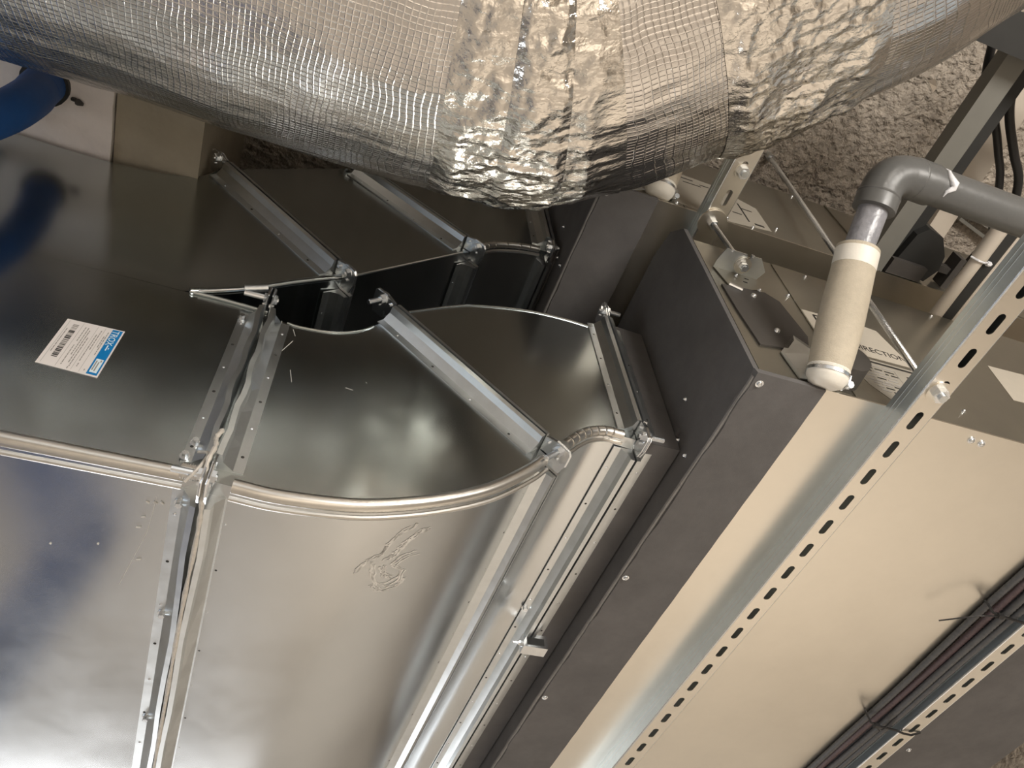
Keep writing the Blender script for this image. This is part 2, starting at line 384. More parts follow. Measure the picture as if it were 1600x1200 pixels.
col1 = thing('duct_collar', 'flanged sheet collar between the lower duct elbow and the near foam box', 'duct', (.75, YN, 1.33))
panels(col1, [F3[0], (.845, 1.79)], [F3[1], (.845, 1.325)], side_mat='foam', bot_mat='foam')
joint(e2, col1, *F3, boltdir=(1, .042), rivets=4)
joint(main, u1, *B1, boltdir=(1, .014), rivets=4)
joint(u1, u2, *B2, boltdir=(1, .022), rivets=4)
col2 = thing('duct_collar', 'dark flanged collar between the shaded upper elbow and the farther foam box', 'duct', (.61, YN, 2.13))
panels(col2, [B3[0], (.632, 2.55)], [B3[1], (.632, 2.125)], side_mat='foam', bot_mat='foam')
joint(u2, col2, *B3, boltdir=(1, .02), rivets=4)
# torn sealant lip and threaded stub at the big joint
sl = MB(); pts = smooth_path([(-.098, .958, 1.035), (-.104, .955, 1.01), (-.100, .95, .985), (-.104, .955, .95), (-.100, 1.0, .925), (-.097, 1.08, .922), (-.1, 1.3, .921), (-.1, 1.6, .921), (-.1, 2.0, .921)], 5)
sl.tube(pts, [.0022+.0026*abs(math.sin(i*1.9)) for i in range(len(pts))], 8); obj('sealant_bead', sl, 'sealant', main, smooth=True)
sl = MB(); pts = smooth_path([(-.130, .985, .93), (-.115, .965, .945), (-.108, .96, .975), (-.125, .975, .99)], 6)
sl.tube(pts, .0028, 8); obj('sealant_bead', sl, 'sealant', main, smooth=True)
ts = MB()
for i in range(9): ts.tube([(-.140+i*.0035, .986, .954), (-.1382+i*.0035, .986, .954)], .0135, 12)
ts.tube([(-.142, .986, .954), (-.108, .986, .954)], .0118, 12); obj('seam_end_ribs', ts, 'seam', main)
st = MB().tube([(-.150, .975, 1.487), (-.105, .965, 1.497)], .0085, 12); obj('clamp_bolt', st, 'flange', main, smooth=True)
st = MB().tube([(-.235, .992, 1.462), (-.150, .975, 1.487)], .0022, 8); obj('clamp_rod', st, 'zinc', main)
# hex screws on the left strips of the big joint
for q in ((-.138, .9965, 1.41), (-.137, .9965, 1.03), (-.145, .9965, .995)):
    hexbolt(main, q, (0, -1, 0), .006, .005)
for y in (1.06, 1.36, 1.72, 2.1): hexbolt(main, (-.136, y, .955), (0, 0, -1), .006, .005)
for x, y in ((.70, 1.17), ): hexbolt(e2, (x, 1.62, 1.322), (0, 0, -1), .008, .006)
# drive clamp on the third bottom flange
cl = MB().prism([(.722, 1.70, 1.262), (.790, 1.70, 1.262), (.790, 1.70, 1.302), (.722, 1.70, 1.302)], (0, .035, 0))
oc = obj('flange_clamp', cl, 'zinc', e2)
obj('clamp_mouth', MB().box((.732, 1.698, 1.269), (.780, 1.7, 1.290)), 'dark', oc)
hexbolt(e2, (.722, 1.717, 1.282), (-1, 0, 0), .025, .006)

# chalky scuff smears on the curved underside (thin raised residue, follows the sheet)
def bottom_z(x):
    B = spl([(-.100, .958), (-.074, .955), (.008, .951), (.101, .959), (.176, .975), (.277, 1.014), (.375, 1.069), (.457, 1.141), (.515, 1.207)])
    for a, b in zip(B, B[1:]):
        if a[0] <= x <= b[0]: return a[1] + (b[1]-a[1])*(x-a[0])/(b[0]-a[0]+1e-9)
    return B[-1][1]
def scuff(pts, wd):
    mb = MB(); P = [(x, y) for x, y in pts]; vs = []
    for i, (x, y) in enumerate(P):
        k = wd*(.5+random.random()); vs += [(x-k, y, bottom_z(x-k)-.0006), (x+k, y+k*.6, bottom_z(x+k)-.0006)]
    return mb.add(vs, [(2*i, 2*i+1, 2*i+3, 2*i+2) for i in range(len(P)-1)])
SC = [[(.262, 1.115), (.238, 1.13), (.222, 1.16), (.215, 1.19), (.195, 1.20), (.178, 1.235)],
      [(.265, 1.14), (.25, 1.165), (.24, 1.19), (.225, 1.205)], [(.205, 1.21), (.215, 1.25), (.225, 1.27), (.245, 1.285), (.27, 1.27), (.268, 1.24), (.245, 1.225), (.262, 1.20), (.285, 1.195)],
      [(.225, 1.225), (.232, 1.25), (.25, 1.262)], [(.272, 1.135), (.285, 1.13)], [(.22, 1.275), (.24, 1.30), (.27, 1.295), (.28, 1.275)]]
for s_ in SC:
    for rep in range(4):
        jx, jy = random.uniform(-.006, .006), random.uniform(-.006, .006)
        obj('chalk_mark', scuff([(x+jx+random.uniform(-.0025, .0025), y-.052+jy+random.uniform(-.0025, .0025)) for x, y in resample(s_, 26)], .0017), 'scuff', e1)

# the shipping sticker on the splitting piece
def quadpt(c, u, v):                                     # c: four corners TL, TR, BR, BL
    a = V(c[0]).lerp(V(c[1]), u); b = V(c[3]).lerp(V(c[2]), u); return a.lerp(b, v)
def patch(c, u0, v0, u1, v1, lift, n=V((0, -1, 0)), th=.0003):
    return MB().prism([quadpt(c, u, v)+n*lift for u, v in ((u0, v0), (u1, v0), (u1, v1), (u0, v1))], n*th)
ST = [(-.421, YN, 1.282), (-.323, YN, 1.283), (-.325, YN, 1.140), (-.425, YN, 1.146)]
stk = obj('sticker', patch(ST, 0, 0, 1, 1, .0006), 'paper', main, label='white sticker with a blue side band and a barcode')
def prn(name, a, m): return obj(name, patch(ST, *a, .0011, th=.0002), m, stk)
prn('blue_band', (.80, .02, .975, .62), 'inkb'); prn('blue_frame', (.80, .62, .975, .97), 'inkb')
obj('frame_window', patch(ST, .83, .66, .95, .93, .0014, th=.0002), 'inkw', stk)
for a in ((.845, .70, .865, .89), (.91, .68, .93, .72)): obj('print', patch(ST, *a, .0017, th=.0002), 'ink2', stk)
obj('print', patch(ST, .885, .72, .905, .90, .0017, th=.0002), 'ink2', stk)
v = .09
while v < .80:                                           # barcode: bars stacked along the long side
    h = random.choice((.006, .009, .014, .02)); prn('barcode_bar', (.15, v, .245, v+h), 'ink2' if v < .22 or random.random() < .4 else 'ink'); v += h + random.choice((.006, .01, .016))
for u in (.06, .30, .55, .68): prn('rule_line', (u, .03, u+.004, .97), 'ink2')
for u, va, vb in ((.09, .2, .7), (.36, .1, .4), (.36, .5, .9), (.41, .1, .7), (.45, .15, .8), (.49, .3, .9), (.59, .2, .75), (.63, .1, .5), (.72, .2, .4), (.75, .1, .6), (.60, .82, .9), (.74, .90, .93), (.48, .93, .96)):
    vv = va
    while vv < vb: l_ = random.uniform(.02, .07); prn('print_line', (u, vv, u+.016, vv+l_), 'ink2'); vv += l_+.012
def text_mesh(s_, size):
    cu = bpy.data.curves.new('t', 'FONT'); cu.body = s_; cu.size = size; cu.extrude = .0002; cu.resolution_u = 3
    o = bpy.data.objects.new('t', cu); C.objects.link(o); dg = bpy.context.evaluated_depsgraph_get(); dg.update()
    me = bpy.data.meshes.new_from_object(o.evaluated_get(dg)); bpy.data.objects.remove(o); return me
def text(name, s_, size, mtx, m, parent):
    me = text_mesh(s_, size); me.materials.clear(); me.materials.append(M[m]); me.name = name; me.transform(mtx)
    o = bpy.data.objects.new(name, me); C.objects.link(o); o.parent = parent; o.location = -wloc(parent); return o
# sticker text reads downwards: text x axis -> -z, text y axis -> +x (turned a quarter)
def tm(x, y, z, xa, ya):
    xa, ya = V(xa), V(ya); za = xa.cross(ya)
    return Matrix(((xa.x, ya.x, za.x, x), (xa.y, ya.y, za.y, y), (xa.z, ya.z, za.z, z), (0, 0, 0, 1)))
text('brand_lettering', 'TROX', .0165, tm(-.3415, YN-.0016, 1.277, (0, 0, -1), (1, 0, 0)), 'inkw', stk)
for a in ((.865, .36, .885, .47), (.90, .41, .915, .44)): obj('print', patch(ST, *a, .0014, th=.0002), 'inkw', stk)

# scratches and paint ticks on the sheet near the big joint
def tick(root, a, b, r=.0008, m='scuff'): return obj('scratch', MB().tube([a, b], r, 5), m, root)
for a, b in (((-.188, 1.075, .9572), (-.182, 1.078, .9572)), ((-.176, 1.073, .9572), (-.170, 1.076, .9572)), ((-.165, 1.070, .9572), (-.160, 1.075, .9572)), ((-.192, 1.115, .9572), (-.186, 1.112, .9572)),
             ((-.198, 1.142, .9572), (-.190, 1.14, .9572)), ((-.192, 1.225, .9572), (-.184, 1.222, .9572)), ((-.33, 1.22, .9572), (-.328, 1.222, .9572)), ((-.256, 1.20, .9572), (-.254, 1.202, .9572))):
    tick(main, a, b, .0016)
tick(main, (-.172, 1.06, .9572), (-.180, 1.15, .9572), .0005); tick(main, (-.180, 1.15, .9572), (-.215, 1.30, .9572), .0005)
for p, q in (((-.062, 1.44), (-.05, 1.36)), ((-.05, 1.36), (-.058, 1.24)), ((-.035, 1.42), (-.028, 1.40)), ((-.030, 1.38), (-.045, 1.34)), ((-.02, 1.285), (-.012, 1.25)), ((.09, 1.27), (.105, 1.268)), ((.13, 1.30), (.128, 1.303))):
    tick(e1, (p[0], YN-.0004, p[1]), (q[0], YN-.0002, q[1]), .0006)

# ------------------------------------------------------------------ fan coil units
def screw(root, c, ax, r=.0065, m='zinc'):
    mb = MB(); c = V(c); ax = V(ax); mb.tube([c, c+ax*.0015], r*1.35, 14); mb.tube([c+ax*.0015, c+ax*.005, c+ax*.007], [r*.9, r*.8, r*.35], 10)
    return obj('screw', mb, m, root, smooth=True)
def fan_coil(label, dx, dz, near, y0=.713, H=.569, right=2.46):
    x0 = .85+dx; z0 = 1.256+dz; y1 = 3.0
    t = thing('fan_coil_unit', label, 'fan coil', (x0, y0, z0), 'hanging fan coil units')
    cs = MB().box((x0+.012, y0+.004, z0+.002), (right+dx-.03, y1, z0+H)); obj('casing', cs, 'casing', t)
    # end plate towards the photographer, in two sheets with a seam
    xs = x0+.245
    obj('end_plate', MB().box((x0+.014, y0, z0+.012), (xs, y0+.006, z0+H+.002)), 'casing_end', t)
    obj('end_plate', MB().box((xs+.003, y0-.001, z0+.004), (right+dx-.03, y0+.006, z0+H+.002)), 'casing_end', t)
    # bottom sheet and its side trims
    obj('bottom_plate', MB().box((x0+.155, y0-.003, z0-.0025), (x0+1.14, y1, z0+.002)), 'casing', t)
    # charcoal foam board: left face and the strip folded under the unit, ragged fold
    pr = [(y0+.0, z0+.002), (y0+.0, z0+H+.055), (y0+.045, z0+H+.12), (y0+.14, z0+H+.148), (y1, z0+H+.148), (y1, z0+.002)]
    if not near: pr = [(y0, z0+.002), (y0, CZ-.02), (y1, CZ-.02), (y1, z0+.002)]
    obj('foam_side', MB().prism([(x0, y, z) for y, z in pr], (.012, 0, 0)), 'foam', t)
    mb = MB(); n = 60; vs = []
    for i in range(n+1):
        y = y0-.004 + (y1-y0)*i/n; e = random.uniform(-.003, .003) - (.010*min(1, (y-y0)/1.3))
        vs += [(x0+e, y, z0+.006), (x0+e+.004, y, z0-.008), (x0+.162+random.uniform(-.0006, .0006), y, z0-.008), (x0+.162, y, z0+.006)]
    fs = [(0, 1, 2, 3), (4*n+3, 4*n+2, 4*n+1, 4*n)]
    for i in range(n):
        for j in range(4): fs.append((4*i+j, 4*i+(j+1) % 4, 4*i+4+(j+1) % 4, 4*i+4+j))
    obj('foam_strip', mb.add(vs, fs), 'foam', t)
    obj('foam_edge', MB().tube([(x0+.001-.010*min(1, k/6)+random.uniform(-.0015, .0015), y0+.01+k*.2, z0-.001) for k in range(12)], .0045, 6), 'foam_edge', t)
    # collar frame on the left face where the duct plugs in (shallow ledge)
    obj('collar_ledge', MB().box((x0-.006, 1.0-.02, z0+.126-.01), (x0, y1, z0+.126)), 'foam', t)
    if near: # second foam piece under the right end
        obj('foam_strip', MB().box((x0+1.14, y0-.004, z0-.006), (right+dx, y1, z0+.004)), 'foam', t)
    for q in ((x0+.018, y0+.02, z0-.008), (x0+.008, 1.357+0*dx, z0-.008), (x0+.004, 1.894, z0-.008)): screw(t, q, (0, 0, -1))
    for q in ((x0, 1.0, z0+.105), (x0, .994, z0+.047), (x0, .93, z0+.17)): screw(t, q, (-1, 0, 0), .005)
    for q in ((x0+.34, y0, z0+H-.02), (x0+.75, y0, z0+H-.02), (x0+.23, y0, z0+.40), (x0+.56, y0, z0+.07), (x0+.95, y0, z0+.10)): screw(t, q, (0, -1, 0), .005)
    return t
f1 = fan_coil('near fan coil box with flow direction label and lagged drain pipe', 0, 0, True)
f2 = fan_coil('farther fan coil box, higher up, half hidden behind the foil duct', -.214, .744, False, y0=.705, H=.44, right=2.46)
for q in ((1.405, .735, 1.2535), (1.434, .737, 1.2535), (2.101, 1.893, 1.2495), (2.02, 1.30, 1.2495)): screw(f1, q, (0, 0, -1), .0065)
for q in ((.86, .705, 2.02), (1.10, .705, 2.02), (1.02, .705, 2.03)): screw(f2, q, (0, -1, 0), .005)
# seam lips of the end plates
obj('plate_lip', MB().box((1.092, .7105, 1.26), (1.096, .713, 1.82)), 'casing_end', f1)
obj('plate_lip', MB().box((1.519, .7, 2.0), (1.523, .705, 2.44)), 'casing_end', f2)
# cover plate
cp = MB().prism([(x, .7125, z) for x, z in ((.878, 1.606), (1.002, 1.628), (1.034, 1.602), (1.056, 1.464), (1.02, 1.36), (.972, 1.382), (.898, 1.366), (.884, 1.50))], (0, -.004, 0))
cpo = obj('cover_plate', cp, 'plate', f1, label='dark cover plate with two screws')
for q in ((.958, .7085, 1.590), (.968, .7085, 1.446)):
    mb = MB(); c = V(q); mb.tube([c, c+V((0, -.005, 0)), c+V((0, -.007, 0))], [.0075, .006, .003], 12); obj('screw', mb, 'zinc', cpo, smooth=True)
# bent tab beside the drain
obj('bent_tab', MB().prism([(1.012, .711, 1.450), (.945, .711, 1.357), (.957, .711, 1.270), (1.016, .700, 1.268), (1.030, .690, 1.36)], (0, -.0025, 0)), 'flange', f1)
# hanging bracket: shelf, leg, with nut and washer
br = MB().prism([(.880, .712, 1.690), (.880, .690, 1.690), (.889, .655, 1.690), (.945, .655, 1.690), (.952, .668, 1.690), (.962, .655, 1.690), (.985, .655, 1.690), (1.012, .685, 1.690), (1.000, .712, 1.690)], (0, 0, .003))
bo = obj('hanger_bracket', br, 'flange', f1)
obj('bracket_leg', MB().prism([(.880, .709, 1.692), (1.000, .709, 1.692), (.985, .709, 1.632), (.930, .709, 1.606), (.900, .709, 1.612)], (0, .003, 0)), 'casing_end', bo)
obj('bracket_lip', MB().tube([(.898, .706, 1.612), (.930, .706, 1.600)], .005, 8), 'zinc', bo, smooth=True)
for x, z in ((.962, 1.672), (.952, 1.652)): obj('bracket_slot', MB().box((x, .7082, z), (x+.011, .709, z+.004)), 'dark', bo)
for q in ((.935, .708, 1.668), (.985, .708, 1.625)): screw(bo, q, (0, -1, 0), .004)
for q in ((.905, .660, 1.694), (.962, .660, 1.694)): obj('bracket_pip', MB().tube([V(q), V(q)+V((0, -.006, 0))], .005, 8), 'zinc', bo)
# labels on the end face
LB = MB().prism([(x, .7118, z) for x, z in ((1.096, 1.603), (1.265, 1.612), (1.316, 1.606), (1.352, 1.462), (1.098, 1.452))], (0, -.0006, 0))
lb = obj('arrow_label', LB, 'label', f1, label='cream label with an outlined arrow and the words FLOW DIRECTION')
def fl(pts, m, par, name='print', y=.7109): return obj(name, MB().prism([(x, y, z) for x, z in pts], (0, -.0003, 0)), m, par)
arrow = [(1.125, 1.590), (1.205, 1.590), (1.228, 1.568), (1.222, 1.538), (1.200, 1.530), (1.125, 1.530)]
for a, b in zip(arrow, arrow[1:]+arrow[:1]):
    d = V((b[0]-a[0], 0, b[1]-a[1])).normalized(); nn = V((-d.z, 0, d.x))*.0028
    fl([(a[0]-nn.x, a[1]-nn.z), (b[0]-nn.x, b[1]-nn.z), (b[0]+nn.x, b[1]+nn.z), (a[0]+nn.x, a[1]+nn.z)], 'ink', lb, 'arrow_outline')
text('flow_lettering', 'FLOW DIRECTION', .029, tm(1.103, .7108, 1.484, (1, 0, 0), (0, 0, 1)), 'ink', lb)
L2 = MB().prism([(x, .7118, z) for x, z in ((1.125, 1.444), (1.350, 1.448), (1.30, 1.30), (1.195, 1.290), (1.160, 1.33))], (0, -.0006, 0))
l2 = obj('data_label', L2, 'label2', f1)
fl([(1.13, 1.437), (1.34, 1.440), (1.34, 1.433), (1.13, 1.430)], 'ink', l2)
for k in range(9):
    z = 1.420-k*.012; x = 1.155+k*.004
    while x < 1.26+ .0*k: l_ = random.uniform(.008, .03); fl([(x, z), (x+l_, z), (x+l_, z-.004), (x, z-.004)], 'ink2' if random.random() < .6 else 'ink', l2); x += l_+.006
for a, b in (((1.27, 1.42), (1.275, 1.33)), ((1.16, 1.355), (1.30, 1.352))): 
    fl([(a[0], a[1]), (b[0], b[1]), (b[0]+.0015, b[1]-.0015), (a[0]+.0015, a[1]-.0015)], 'ink2', l2)
for x, z in ((1.30, 1.41), (1.285, 1.385)): fl([(x, z), (x+.022, z), (x+.022, z-.006), (x, z-.006)], 'ink', l2)
# papers on the farther box
l3 = obj('data_label', MB().prism([(x, .7045, z) for x, z in ((.90, 2.28), (1.045, 2.268), (1.17, 2.19), (1.17, 2.04), (1.03, 2.012), (.86, 2.03))], (0, -.0008, 0)), 'label2', f2)
for a in ((1.10, 2.18, 1.105, 2.06), (1.12, 2.06, 1.15, 2.05), (.93, 2.25, .97, 2.245), (.99, 2.235, 1.02, 2.23), (.93, 2.22, .99, 2.216), (1.10, 2.15, 1.14, 2.145), (1.06, 2.10, 1.09, 2.095)):
    obj('print', MB().box((a[0], .7030, a[3]), (a[2], .7037, a[1])), 'ink', l3)
obj('label_flag', MB().prism([(1.545, .7045, 2.21), (1.60, .7045, 2.27), (1.56, .7045, 2.10)], (0, -.0008, 0)), 'label', f2)
l4 = obj('arrow_label', MB().prism([(x, .7118, z) for x, z in ((1.66, 1.60), (1.80, 1.61), (1.80, 1.46), (1.64, 1.45))], (0, -.0006, 0)), 'label', f1)
text('letters', 'AIR', .05, tm(1.715, .7108, 1.49, (1, 0, 0), (0, 0, 1)), 'ink', l4)

# ------------------------------------------------------------------ slotted support channels
def channel(label, x0, y0, y1, zb, zt, first, pitch=.0815, wd=.058, group='slotted support channels'):
    t = thing('slotted_channel', label, 'channel', (x0, y0, zb), group); th = .0025
    mb = MB(); y = y0; xm = x0+wd*.53; hw = .0085; hl = .0235; N = 24
    ys = []; k = first
    while k - pitch > y0: k -= pitch
    cells = []
    while k < y1: cells.append(k); k += pitch
    for z in (zb, zb+th):
        for c in cells:
            a = max(y0, c-pitch/2); b = min(y1, c+pitch/2); outer = []; inner = []
            for i in range(N):
                ang = 2*math.pi*(i+.5)/N; dx_, dy_ = math.cos(ang), math.sin(ang)
                ix, iy = xm + hw*dx_, c + (hl-hw)*(1 if dy_ > 0 else -1) + hw*dy_
                inner.append((ix, min(max(iy, a+.0005), b-.0005), z))
                tx = ((x0+wd-xm) if dx_ > 0 else (xm-x0))/max(1e-6, abs(dx_)); ty = ((b-c) if dy_ > 0 else (c-a))/max(1e-6, abs(dy_)); s_ = min(tx, ty)
                outer.append([xm+dx_*s_, c+dy_*s_, z])
            for (cx, cy) in ((x0, a), (x0+wd, a), (x0, b), (x0+wd, b)):
                i = min(range(N), key=lambda i: (outer[i][0]-cx)**2+(outer[i][1]-cy)**2); outer[i] = [cx, cy, z]
            mb.add(inner+outer, [(i, (i+1) % N, N+(i+1) % N, N+i) for i in range(N)])
            if z == zb:
                mb.add(inner + [(p[0], p[1], zb+th) for p in inner], [(i, (i+1) % N, N+(i+1) % N, N+i) for i in range(N)])
    o = obj('slotted_web', mb, 'casing' if group else 'flange', t)
    obj('side_flange', MB().box((x0-.0015, y0, zb+.002), (x0+.002, y1, zt)), 'channel', t)
    obj('side_flange', MB().box((x0+wd-.002, y0, zb+.002), (x0+wd+.0015, y1, zt)), 'flange', t)
    obj('rolled_edge', MB().tube([(x0, y0, zb+.0025), (x0, y1, zb+.0025)], .003, 8), 'zinc', t, smooth=True)
    obj('rolled_edge', MB().tube([(x0+wd, y0, zb+.002), (x0+wd, y1, zb+.002)], .0022, 8), 'zinc', t, smooth=True)
    if zb < 1.3 and y0 < .2: obj('slot_shade', MB().box((x0+.002, y0, zt-.006), (x0+wd-.002, .712, zt-.003)), 'dark', t)  # added dark plate standing in for the shade inside the channel
    for q in (.012, .024): obj('side_groove', MB().box((x0-.0022, y0, zt-q-.002), (x0-.0012, y1, zt-q)), 'flange', t)
    return t
def rodnut(t, x, y, z, rw=.026):
    c = V((x, y, z)); ax = V((0, 0, -1))
    obj('washer', MB().tube([c, c+ax*.003], rw, 28), 'casing', t, smooth=True, sharp=30)
    mb = MB(); mb.hexa(c+ax*.003, ax, .0165, .013); obj('nut', mb, 'zinc', t)
    obj('rod_end', MB().tube([c+ax*.0155, c+ax*.022], .0085, 14), 'flange', t, smooth=True, sharp=30)
ch1 = channel('slotted zinc channel under the near fan coil box, beside the lagged drain pipe', 1.163, .12, 3.0, 1.199, 1.2535, .694)
rodnut(ch1, 1.193, .618, 1.199)
ch2 = channel('slotted zinc channel in the lower right corner, below the cable bundle', 1.925, .5, 3.0, 1.199, 1.2495, 1.30)
ch3 = channel('short visible slotted channel under the farther fan coil box, by the foil duct', .917, .38, 2.9, 1.943, 1.9975, .622)
rodnut(ch3, .951, .544, 1.943, .022)

# ------------------------------------------------------------------ threaded rods
def rod(label, a, b, r=.0062, step=.006):
    a, b = V(a), V(b); t = thing('threaded_rod', label, 'rod', a); L = (b-a).length; d = (b-a)/L
    pts = []; rs = []; n = int(L/step)
    for i in range(n):
        pts += [a+d*(i*step), a+d*(i*step+step*.45)]; rs += [r, r*.80]
    obj('rod_shaft', MB().tube(pts, rs, 10), 'zinc', t)
    return t
r1 = rod('long threaded rod running from the concrete ceiling behind the lagged pipe to the slotted channel', (1.197, .630, 1.2535), (1.362, .664, CZ), r=.0078)
obj('coupling_nut', MB().hexa((1.358, .663, CZ-.03), (0, 0, 1), .014, .03), 'flange', r1)
r2 = rod('short threaded rod between the large round washer and the bracket on the near box', (.947, .684, 1.668), (.944, .698, 1.955), r=.0075)
obj('washer', MB().tube([(.944, .698, 1.9355), (.944, .698, 1.9415)], .040, 32), 'casing', r2, smooth=True, sharp=30)
obj('nut', MB().hexa((.944, .697, 1.922), (0, 0, 1), .0135, .013), 'zinc', r2)
obj('nut', MB().hexa((.946, .686, 1.694), (0, 0, 1), .016, .013), 'zinc', r2)
obj('nut', MB().hexa((.947, .684, 1.673), (0, 0, 1), .0115, .011), 'zinc', r2)
obj('washer', MB().tube([(.947, .684, 1.6855), (.947, .684, 1.689)], .0215, 28), 'casing', r2, smooth=True, sharp=30)

# ------------------------------------------------------------------ drain pipes
dp = thing('drain_pipe', 'grey plastic drain pipe with elbow, beige lagging and white tape at the near box', 'pipe', (1.0, .69, 1.27))
a = V((1.004, .700, 1.252)); b = V((1.040, .492, 1.463)); el = V((1.070, .340, 1.578)); far = V((1.504, .340, 1.578))
d1 = (b-a).normalized()
prof = [(0, .041), (.04, .044), (.10, .047), (.16, .046), (.22, .0445), (.262, .0435)]
o = obj('lagging', MB().tube([a+d1*(.03+s_) for s_, r_ in prof], [r_ for s_, r_ in prof], 32), 'lagging', dp, smooth=True, sharp=50)
o = obj('white_tape', MB().tube([a+d1*.262, a+d1*.300], [.0447, .0450], 32), 'tape_white', dp, smooth=True, sharp=50)
obj('lagging_rim', MB().tube([a+d1*.299, a+d1*.3065], [.0452, .0445], 32), 'lagging', dp, smooth=True, sharp=40)
d2 = (el-b).normalized(); d3 = (far-el).normalized()
obj('pipe_stub', MB().tube([a+d1*.26, a+d1*.31, el-d2*.05], .031, 28), 'pvc_light', dp, smooth=True, sharp=50)
R_ = .058; arc = []
for i in range(13):
    t_ = i/12; p = (el-d2*R_)*(1-t_)**2 + el*2*t_*(1-t_) + (el+d3*R_)*t_**2; arc.append(p)
elb = [el-d2*.094, el-d2*.093] + arc + [el+d3*.110, el+d3*.112]; rr = [.041, .0445, .0445] + [.043]*11 + [.0445] + [.0445, .042]
obj('elbow', MB().tube(elb, rr, 32), 'pvc', dp, smooth=True, sharp=50)
for c0, dd in ((el-d2*.062, d2), (el+d3*.066, d3)): obj('socket_ring', MB().tube([c0-dd*.004, c0, c0+dd*.004], [.0440, .0455, .0440], 32), 'pvc', dp, smooth=True)
obj('long_pipe', MB().tube([el+d3*.10, far, far+d3*.25], .0405, 32), 'pvc', dp, smooth=True, sharp=50)
# glue smear around the mouth of the elbow
mb = MB(); pts = []; cc = el+d3*.112; nv = V((0, -.72, -.70)); sdv = d3.cross(nv).normalized()
for k, (s_, wv) in enumerate(((-.034, .001), (-.02, .004), (-.008, .006), (.006, .010), (.014, .007), (.024, .004), (.034, .001))):
    ang = s_/.037; rad = (nv*math.cos(ang)+sdv*math.sin(ang)).normalized(); pts.append((cc+rad*.0412+d3*(.010 + (.012 if .0 < s_ < .02 else 0)), wv))
mb.tube([p for p, r_ in pts], [r_ for p, r_ in pts], 10); obj('glue_smear', mb, 'glue', dp, smooth=True)
def clamp(t, c, ax, r, scr):
    ax = V(ax).normalized(); c = V(c)
    obj('cloth_wrap', MB().tube([c-ax*.026, c-ax*.020, c-ax*.014, c-ax*.008, c-ax*.003, c+ax*.008, c+ax*.014, c+ax*.020], [r*.55, r*.84, r*.92, r*1.0, r*1.04, r*1.0, r*1.05, r*.97], 28), 'tape_white', t, smooth=True)
    ob = obj('hose_clamp', MB().tube([c+ax*.001, c+ax*.008], r*1.08, 32), 'zinc', t, smooth=True, sharp=30)
    s_ = c + V(scr).normalized()*r*1.18
    tt = ax.cross(V(scr)).normalized()
    obj('clamp_screw', MB().tube([s_-tt*.016, s_+tt*.016], .0075, 8), 'zinc', ob)
    obj('clamp_screw', MB().tube([s_+tt*.016, s_+tt*.026], .0095, 6), 'zinc', ob)
    obj('clamp_screw', MB().tube([s_-ax*.014+V((0, -.008, 0)), s_+ax*.014+V((0, -.008, 0))], .005, 8), 'zinc', ob)
clamp(dp, a+d1*.022, d1, .0405, (1, .15, -.15))
obj('drain_spout', MB().tube([(1.075, .713, 1.325), (1.070, .655, 1.320)], [.046, .044], 28), 'plate', f1, smooth=True, sharp=40)
dp2 = thing('drain_pipe', 'short beige lagged pipe stub on the farther box, under the foil duct edge', 'pipe', (.81, .69, 2.02))
a2 = V((.800, .700, 2.02)); dd = V((.03, -.16, .17)).normalized()
obj('lagging', MB().tube([a2+dd*.03, a2+dd*.08, a2+dd*.24], [.041, .046, .046], 28), 'lagging', dp2, smooth=True)
clamp(dp2, a2+dd*.02, dd, .041, (1, .15, -.15))
tag(obj('bent_tab', MB().prism([(.745, .703, 2.06), (.715, .703, 2.03), (.72, .703, 2.005), (.755, .69, 2.005)], (0, -.002, 0)), 'flange', f2), '', '')
for o in list(f2.children):
    if o.name.startswith('bent_tab'):
        del o['label']; del o['category']

# ------------------------------------------------------------------ upper right corner: strut, trunking, cables, pipes
tag(obj('steel_strut', MB().box((1.462, -.15, 2.0), (1.522, .703, 2.045)).box((1.522, -.15, 2.0), (1.526, .703, 2.008)), 'strut'), 'square grey steel bar passing behind the grey pipe elbow', 'bar')
tag(obj('black_duct', MB().box((1.30, -.01, 1.93), (1.95, .078, 1.985)), 'dark'), 'flat black box in the top right corner above the grey bar', 'box')
tag(obj('black_tray', MB().box((1.535, .05, 2.05), (1.598, .70, 2.12)), 'dark'), 'black strip running beside the grey steel bar', 'tray')
pm = thing('black_pump', 'black plastic pump box hanging at the farther fan coil box', 'pump', (1.62, .60, 2.02))
obj('pump_body', MB().prism([(1.560, .70, 2.025), (1.575, .575, 2.025), (1.600, .548, 2.025), (1.655, .560, 2.025), (1.700, .610, 2.025), (1.712, .655, 2.025), (1.690, .70, 2.025)], (0, 0, .16)), 'dark', pm)
obj('pump_bracket', MB().box((1.69, .64, 2.03), (1.78, .66, 2.06)).box((1.75, .60, 2.02), (1.77, .70, 2.07)), 'plate', pm)
obj('pump_base', MB().box((1.54, .655, 2.002), (1.66, .70, 2.024)), 'plate', pm)
tag(obj('beige_trunking', MB().prism([(1.772, .05, 2.3), (1.850, .05, 2.3), (1.884, .70, 2.3), (1.812, .70, 2.3)], (0, 0, .04)), 'beige'), 'flat beige trunking along the concrete behind the black cables', 'trunking')
tag(obj('beige_pipe', MB().tube([(1.650, 1.0, 1.848), (1.646, .535, 1.85)], .0175, 16), 'beige', smooth=True, sharp=50), 'thin beige pipe, lower piece lying over the near box beside the channel', 'pipe', 'beige pipe pieces')
tag(obj('beige_pipe', MB().tube([(1.646, .530, 1.850), (1.642, .405, 1.850)], .0215, 16), 'beige', smooth=True, sharp=50), 'thicker beige pipe piece below the grey pipe, above the tie', 'pipe', 'beige pipe pieces')
